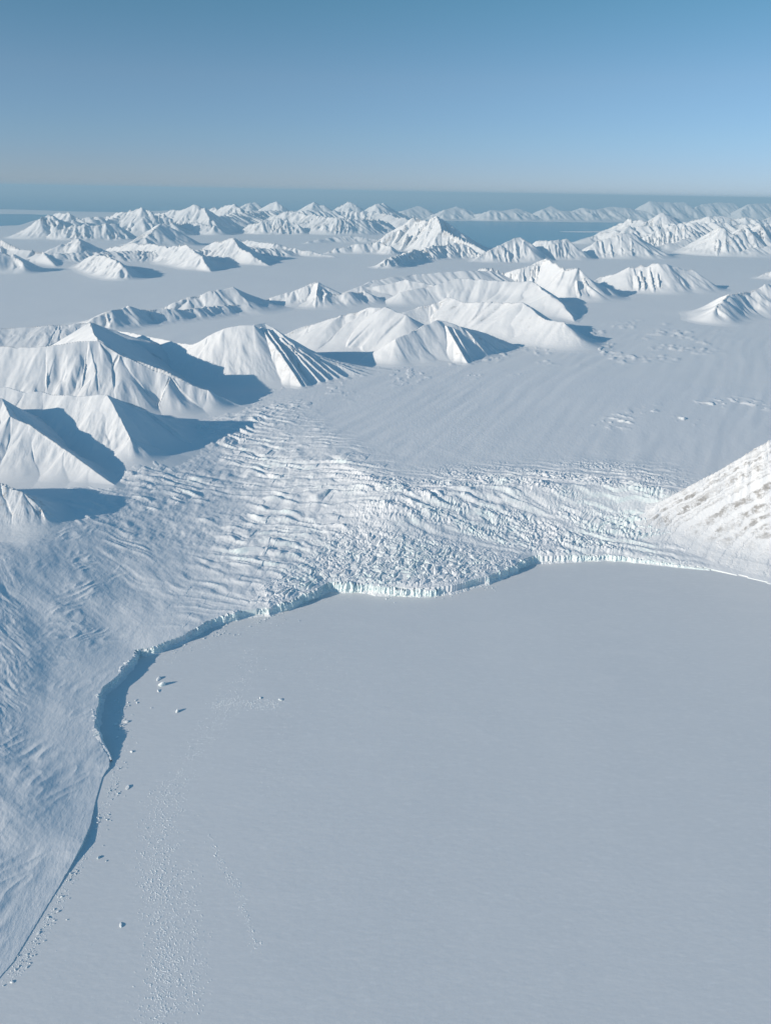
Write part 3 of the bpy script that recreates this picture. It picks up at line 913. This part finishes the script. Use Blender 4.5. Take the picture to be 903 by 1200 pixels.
# --- right range
MN([rg([(696, 277, 282), (720, 264, 284), (737, 256, 286), (755, 260, 287), (776, 250, 288), (792, 259, 287)], f=.55, b=.6, sp=(9, 2, 706, 784), ss=.9)], 'far white mountain on the shore right of the blue water', 0.7, 3.4, M_FAR, 0.8, warp=.2, jag=.06)
MN([rg([(750, 278, 291), (775, 268, 292), (800, 261, 293), (812, 268, 293), (826, 276, 292)], f=.7, b=.6, sp=(11, 3, 756, 820), ss=1.2)], 'ribbed dark and white ridge in the far right range', 1.4, 2.8, M_FAR, 0.8, warp=.2, jag=.06)
MN([rg([(800, 260, 284), (830, 254, 286), (846, 253, 286), (858, 260, 286), (874, 264, 285)], f=.6, b=.6, sp=(10, 8, 806, 866), ss=1.2)], 'slanting striped mountain high in the far right range', 1.3, 3.0, M_FAR, 0.8, warp=.2, jag=.06)
MN([rg([(816, 290, 298), (834, 270, 300), (842, 266, 301), (856, 275, 301), (871, 266, 301), (884, 270, 300), (892, 262, 300), (912, 268, 299), (960, 262, 298)], f=.75, b=.6, sp=(12, 2, 826, 930), ss=1.1)],
   'rugged snowy mountain with several tops at the far right', 1.4, 2.8, M_FAR, 0.9, warp=.2)
MN([rg([(846, 262, 275), (872, 255, 277), (890, 257, 277), (925, 250, 277)], f=.6, b=.6)], 'pale far mountain behind the rugged one at the right edge', 1.0, 3.6, M_FAR, 0.9, warp=.2)
MN([rg([(760, 291, 295), (790, 284, 295), (812, 277, 295), (832, 291, 295)], f=.45, b=.6)], 'low white wedge at the foot of the far right range', 0.5, 2.6, None, 0.9, warp=.15)
MN([rg([(852, 300, 301), (878, 291, 302), (900, 288, 302), (960, 283, 303)], f=.4, b=.6)], 'low white hill at the right edge under the rugged mountain', 0.4, 2.6, None, 0.9, warp=.15)
MN([rg([(884, 326, 327), (905, 317, 328), (940, 310, 328), (990, 309, 327)], f=.45, b=.6)], 'small white hill cut by the right edge above the wide plain', 0.4, 2.2, None, 0.9, warp=.15)
# --- snow saddles that join the far peaks
MN([rg([(30, 270, 279), (70, 259, 279), (120, 258, 277), (160, 252, 275), (210, 255, 273), (250, 254, 271), (300, 247, 268), (350, 248, 267), (400, 247, 267), (440, 248, 268), (480, 258, 271)], f=.4, b=.4)],
   'long linked snow ridge joining the peaks of the far left range', 0.4, 4.0, M_FAR, 1.0, warp=.5, jag=.12)
MN([rg([(690, 278, 287), (735, 266, 289), (790, 263, 291), (840, 261, 291), (880, 263, 291), (960, 260, 291)], f=.4, b=.4)],
   'long linked snow ridge joining the peaks of the far right range', 0.4, 4.0, M_FAR, 1.0, warp=.5, jag=.12)
MN([rg([(30, 304, 309), (70, 297, 310), (115, 296, 308), (150, 294, 307), (200, 294, 307), (250, 292, 306), (290, 289, 304), (330, 292, 302)], f=.3, b=.3)],
   'low swelling snow ridge tying together the hills of the far left plain', 0.3, 3.0, None, 1.0, warp=.5, jag=.1)
# --- coasts beyond the open sea
MN([rg([(742, 250, 257), (760, 236, 258), (782, 237, 258), (803, 237, 258), (808, 248, 258)], f=.6, b=.6)], 'pale flat topped block of the farthest right plateau', 0.7, 6.0, M_FAR, 1.0, zg=0.0, warp=.1)
MN([rg([(812, 246, 258), (822, 239, 258), (840, 237, 258), (860, 238, 258), (868, 247, 258)], f=.6, b=.6)], 'middle pale block of the farthest right plateau', 0.7, 6.0, M_FAR, 1.0, zg=0.0, warp=.1)
MN([rg([(868, 247, 259), (876, 239, 259), (905, 238, 259), (960, 237, 260), (1030, 239, 261)], f=.6, b=.6)], 'pale flat block of the farthest plateau at the right edge', 0.7, 6.0, M_FAR, 1.0, zg=0.0, warp=.1)
MN([rg([(463, 249, 256), (476, 246, 257), (490, 241, 257), (500, 246, 257), (512, 251, 257)], f=.5, b=.5)], 'hazy low peak across the water, nearest the tall white pyramid', 0.8, 6.0, M_FAR, 1.0, zg=0.0, conc=1.0)
MN([rg([(505, 252, 257), (520, 246, 258), (535, 242, 258), (549, 246, 258), (560, 251, 258)], f=.5, b=.5)], 'hazy broad mountain across the blue water', 0.8, 6.0, M_FAR, 1.0, zg=0.0, conc=1.0)
MN([rg([(556, 252, 258), (574, 246, 259), (590, 247, 259), (606, 244, 259), (622, 250, 259)], f=.5, b=.5)], 'hazy low ridge across the middle of the blue water', 0.8, 6.0, M_FAR, 1.0, zg=0.0, conc=1.0)
MN([rg([(624, 250, 258), (636, 245, 259), (645, 241, 259), (655, 247, 259), (668, 247, 259)], f=.5, b=.5)], 'hazy pointed hill across the blue water', 0.8, 6.0, M_FAR, 1.0, zg=0.0, conc=1.0)
MN([rg([(664, 249, 258), (680, 243, 259), (696, 246, 259), (716, 242, 259), (736, 244, 259), (756, 248, 259)], f=.5, b=.5)], 'hazy long mountain across the water below the plateau', 0.8, 6.0, M_FAR, 1.0, zg=0.0, conc=1.0)
# --- rocky mountain on the right
MN([rg([(770, 589, 594), (1200, 346, 800)], f=.80, b=1.5)],
   'rocky banded mountainside at the right edge above the fjord ice', 0.45, 0.9, M_BAND, 0.5, warp=.06, kblend=.8, rough=1.4, bowl=.15, conc=1.6, strata=.028, dip=.60)


# thin strips of ice lying on the open sea
def floe(pix, z, label):
    pts = [P(u, v) for u, v in pix]
    n = len(pts)
    v = [(a, b, -0.1) for a, b in pts] + [(a, b, z) for a, b in pts]
    me = bpy.data.meshes.new('ice_floe')
    me.from_pydata(v, [], [list(range(n, 2 * n))] + [[i, (i + 1) % n, n + (i + 1) % n, n + i] for i in range(n)])
    me.materials.append(M_SNOW)
    o = bpy.data.objects.new('ice_floe', me)
    COL.objects.link(o)
    o['label'], o['category'] = label, 'ice floe'
    return o


floe([(-220, 249), (-20, 250.5), (40, 251), (90, 252), (150, 251.5), (220, 253), (150, 249), (90, 248), (30, 246), (-60, 244), (-220, 242)], 0.15, 'long pale strip of ice on the blue sea at the left')
floe([(656, 271.6), (690, 272.2), (722, 272.3), (722, 270.9), (690, 271.0)], 0.12, 'thin white line of ice on the blue water inlet')
floe([(516, 258.6), (620, 259.6), (760, 261.0), (760, 259.6), (620, 258.4), (516, 257.4)], 0.12, 'narrow white ice edge under the hazy far coast')


# ------------------------------------------------------------------ ice blocks frozen into the fjord
def block_mesh(seed, flat=0.5):
    r = np.random.default_rng(seed)
    import bmesh
    bm = bmesh.new()
    bmesh.ops.create_icosphere(bm, subdivisions=2, radius=1.0)
    ax = [r.normal(size=3) for _ in range(7)]
    for vv in bm.verts:
        c = np.array(vv.co)
        for a in ax:
            a = a / np.linalg.norm(a)
            d = c @ a
            lim = 0.55 + 0.25 * abs(a[0])
            if d > lim:
                c = c - a * (d - lim)
        vv.co = (c[0] * 1.0, c[1] * 0.75, max(c[2], -0.25) * flat * (1 + 0.8 * c[0] * r.uniform(0.8, 1.0)))
    me = bpy.data.meshes.new('ice_block')
    bm.to_mesh(me)
    bm.free()
    me.materials.append(M_BLOCK)
    return me


BM = [block_mesh(i, f) for i, f in enumerate((0.9, 0.7, 0.5, 1.1, 0.8, 0.6))]


def ice_block(u, v, size, label, group=None, mesh=None, name='ice_block', cat='ice block'):
    p = P(u, v)
    o = bpy.data.objects.new(name, mesh or BM[rng.integers(len(BM))])
    COL.objects.link(o)
    o.location = (p[0], p[1], 0.01)
    o.scale = (size * 1.1, size * rng.uniform(0.7, 1.1), size * rng.uniform(0.45, 0.8))
    o.rotation_euler = (0, 0, rng.uniform(0, 6.28))
    o['label'], o['category'] = label, cat
    if group:
        o['group'] = group
    return o


# named bergs
for u, v, s, lab in [(186, 796, .20, 'jagged white iceberg in the trio right of the cliff shadow, the upper one'),
                     (190, 803, .24, 'largest white iceberg in the trio right of the cliff shadow'),
                     (186, 810, .13, 'flat lower iceberg of the trio right of the cliff shadow'),
                     (329, 820, .14, 'lone white iceberg furthest out on the middle of the sea ice'),
                     (305, 818, .10, 'small flat iceberg just left of the lone outer iceberg'),
                     (208, 834, .13, 'white iceberg alone below the trio of icebergs'),
                     (148, 846, .16, 'white iceberg at the lower end of the scattered blocks beside the shadow'),
                     (154, 881, .09, 'small white iceberg just outside the end of the cliff shadow'),
                     (150, 923, .14, 'isolated iceberg beside the rubble line, below the shadow end'),
                     (116, 1005, .10, 'little iceberg off the shore tip by the dark shore shadow'),
                     (142, 1084, .12, 'lone small iceberg on open sea ice in the lower left'),
                     (116, 959, .08, 'tiny iceberg right of the rubble line, halfway down the shore')]:
    ice_block(u, v, s * 0.75, lab, name='iceberg', cat='iceberg')


def along(pix, n, spread, smin, smax, label, group):
    pix = np.array(pix, float)
    s = np.concatenate([[0], np.cumsum(np.hypot(*np.diff(pix, axis=0).T))])
    for _ in range(n):
        while True:
            t = rng.uniform(0, s[-1])
            if rng.random() < 0.12 + max(0.0, sin(t * 0.16 + n) * sin(t * 0.051 + 2)) * 1.3:
                break
        u, v = np.interp(t, s, pix[:, 0]), np.interp(t, s, pix[:, 1])
        ice_block(u + rng.exponential() * spread, v + rng.normal() * spread * 0.6, smin * (smax / smin) ** (rng.random() ** 3.0), label, group)


along([(136, 816), (132, 840), (133, 860)], 34, 8, .03, .10, 'white ice block scattered on sea ice right of the upper cliff shadow', 'ice blocks beside the cliff shadow')
along([(132, 892), (130, 915), (116, 945), (108, 975)], 75, 7, .016, .060, 'small ice block in the rubble line along the middle shore', 'rubble line along the middle shore')
along([(103, 990), (86, 1020), (70, 1048), (58, 1070), (40, 1098), (16, 1132), (2, 1155)], 80, 7, .016, .060, 'small ice block in the rubble line along the lower left shore', 'rubble line along the lower left shore')
along([(200, 764), (260, 738), (300, 729), (345, 717)], 46, 7, .03, .08, 'small ice block on sea ice below the left part of the cliff', 'ice blocks below the left cliff')
along([(400, 698), (440, 700), (500, 700), (560, 692), (600, 678)], 34, 5, .03, .07, 'small ice block on sea ice below the middle of the cliff', 'ice blocks below the middle cliff')


# brash ice and sastrugi-sized lumps: nobody could count them
def brash():
    V, Fc = [], []
    base = 0
    tet = np.array([[1, 0, 0], [-.5, .8, 0], [-.5, -.8, 0], [.05, .05, 1.0]])
    def add(u, v, s):
        nonlocal base
        p = P(u, v)
        a = R(-52) + rng.normal() * 0.5
        ca, sa = cos(a), sin(a)
        t = tet * [s * rng.uniform(.9, 2.0), s * rng.uniform(.5, .9), s * rng.uniform(.2, .5)]
        q = np.stack([t[:, 0] * ca - t[:, 1] * sa + p[0], t[:, 0] * sa + t[:, 1] * ca + p[1], t[:, 2] - 0.004], -1)
        V.append(q)
        Fc.extend([[base, base + 1, base + 3], [base + 1, base + 2, base + 3], [base + 2, base, base + 3]])
        base += 4
    def band(pix, n, spread, s0, s1):
        pix = np.array(pix, float)
        L = np.concatenate([[0], np.cumsum(np.hypot(*np.diff(pix, axis=0).T))])
        for _ in range(n):
            c = rng.uniform(0, L[-1])
            add(np.interp(c, L, pix[:, 0]) + rng.normal() * spread, np.interp(c, L, pix[:, 1]) + rng.normal() * spread, s0 * (s1 / s0) ** rng.random())
    band([(186, 1195), (196, 1140), (192, 1090), (186, 1040), (184, 1000), (190, 960), (200, 920)], 4200, 13, .014, .044)
    band([(224, 1180), (228, 1120), (220, 1060), (222, 1010)], 1100, 9, .014, .040)
    band([(244, 978), (262, 1018), (278, 1042), (284, 1060), (296, 1096), (304, 1118)], 420, 3.5, .016, .042)
    band([(196, 935), (224, 890), (250, 850), (285, 790), (300, 770)], 1300, 10, .014, .042)
    band([(250, 825), (300, 824), (325, 828)], 700, 3.5, .020, .045)
    band([(305, 930), (312, 880), (330, 850), (400, 800), (420, 850)], 380, 14, .014, .034)
    band([(345, 790), (380, 760), (405, 775)], 240, 12, .014, .034)
    band([(136, 885), (135, 920), (121, 950), (107, 990), (87, 1025), (63, 1068), (23, 1132), (6, 1155)], 2600, 4, .010, .034)
    band([(180, 772), (240, 746), (290, 734), (350, 716), (385, 700)], 1900, 7, .012, .036)
    band([(390, 698), (470, 703), (534, 699), (570, 692), (614, 670)], 1000, 4, .012, .03)
    band([(138, 830), (142, 860), (150, 880)], 260, 8, .014, .04)
    band([(50, 1120), (150, 1160), (170, 1190)], 260, 30, .012, .028)
    for _ in range(1600):
        add(rng.uniform(100, 420), rng.uniform(720, 1200), rng.uniform(.008, .02))
    v = np.concatenate(V)
    return mesh_obj('brash_ice', v, np.array(Fc), M_BLOCK, False, kind='stuff', category='brash ice', label='drifts of tiny ice crumbs strewn in streaks across the sea ice')


brash()


# ------------------------------------------------------------------ air
def haze():
    me = bpy.data.meshes.new('haze')
    x0, x1, y0, y1, z0, z1 = -3800, 3800, -600, 3400, -22.0, 21.6
    v = [(x, y, z) for z in (z0, z1) for y in (y0, y1) for x in (x0, x1)]
    me.from_pydata(v, [], [(0, 2, 3, 1), (4, 5, 7, 6), (0, 1, 5, 4), (2, 6, 7, 3), (0, 4, 6, 2), (1, 3, 7, 5)])
    m = bpy.data.materials.new('haze_air')
    m.use_nodes = True
    nt = m.node_tree
    nt.nodes.remove(nt.nodes['Principled BSDF'])
    pv = nt.nodes.new('ShaderNodeVolumePrincipled')
    pv.inputs['Color'].default_value = (0.53, 0.81, 1.0, 1)
    pv.inputs['Density'].default_value = 0.0015
    pv.inputs['Anisotropy'].default_value = 0.0
    nt.links.new(pv.outputs[0], nt.nodes['Material Output'].inputs['Volume'])
    me.materials.append(m)
    o = bpy.data.objects.new('haze', me)
    COL.objects.link(o)
    o['kind'] = 'stuff'
    o['label'], o['category'] = 'thin blue haze filling the cold air over the land', 'haze'


haze()

# ------------------------------------------------------------------ light
SUN_AZ, SUN_EL = math.atan2(-0.88, -0.47), R(17)
w = bpy.data.worlds.new('World')
SC.world = w
w.use_nodes = True
nt = w.node_tree
sky = nt.nodes.new('ShaderNodeTexSky')
sky.sky_type = 'NISHITA'
sky.sun_disc = False
sky.sun_elevation = SUN_EL
sky.sun_rotation = SUN_AZ
sky.altitude = 2000
sky.air_density, sky.dust_density, sky.ozone_density = 1.0, 0.3, 6.0
tc = nt.nodes.new('ShaderNodeTexCoord')
sx = nt.nodes.new('ShaderNodeSeparateXYZ')
nt.links.new(tc.outputs['Generated'], sx.inputs[0])
tint = ramp(nt, sx.outputs[2], [(0.0, (0.95, 0.93, 1.13)), (0.03, (1.08, 0.97, 1.05)), (0.06, (1.22, 1.06, 1.01)), (0.12, (1.45, 1.19, 0.98)), (0.20, (1.22, 1.27, 0.95)), (0.45, (1.5, 2.0, 1.48))])
mx = nt.nodes.new('ShaderNodeMix')
mx.data_type = 'RGBA'
mx.blend_type = 'MULTIPLY'
mx.inputs[0].default_value = 1.0
nt.links.new(sky.outputs[0], mx.inputs[6])
nt.links.new(tint, mx.inputs[7])
nt.links.new(mx.outputs[2], nt.nodes['Background'].inputs[0])
nt.nodes['Background'].inputs[1].default_value = 0.10
sl = bpy.data.lights.new('sun', 'SUN')
sl.energy, sl.angle, sl.color = 4.9, R(0.5), (1.0, 0.87, 0.72)
so = bpy.data.objects.new('sun', sl)
COL.objects.link(so)
from mathutils import Vector, Matrix
sd = Vector((sin(SUN_AZ) * cos(SUN_EL), cos(SUN_AZ) * cos(SUN_EL), sin(SUN_EL)))
so.rotation_euler = sd.to_track_quat('Z', 'Y').to_euler()

# ------------------------------------------------------------------ camera
cd = bpy.data.cameras.new('camera')
cd.sensor_fit = 'VERTICAL'
cd.sensor_height = 24.0
cd.lens = FPX / 1200.0 * 24.0
cd.clip_start, cd.clip_end = 0.1, 20000
co = bpy.data.objects.new('camera', cd)
COL.objects.link(co)
m3 = Matrix((RV, UV, -F_)).transposed()
co.matrix_world = Matrix.Translation((0, 0, H)) @ m3.to_4x4()
SC.camera = co

vs = SC.view_settings
vs.view_transform, vs.look, vs.exposure, vs.gamma = 'Standard', 'None', 0.0, 1.0
vs.use_curve_mapping = False
cy = SC.cycles
cy.max_bounces, cy.diffuse_bounces, cy.glossy_bounces, cy.transmission_bounces, cy.volume_bounces = 3, 2, 1, 1, 0
cy.use_denoising = True
cy.denoiser = 'OPENIMAGEDENOISE'
cy.denoising_input_passes = 'RGB_ALBEDO_NORMAL'
cy.denoising_prefilter = 'ACCURATE'
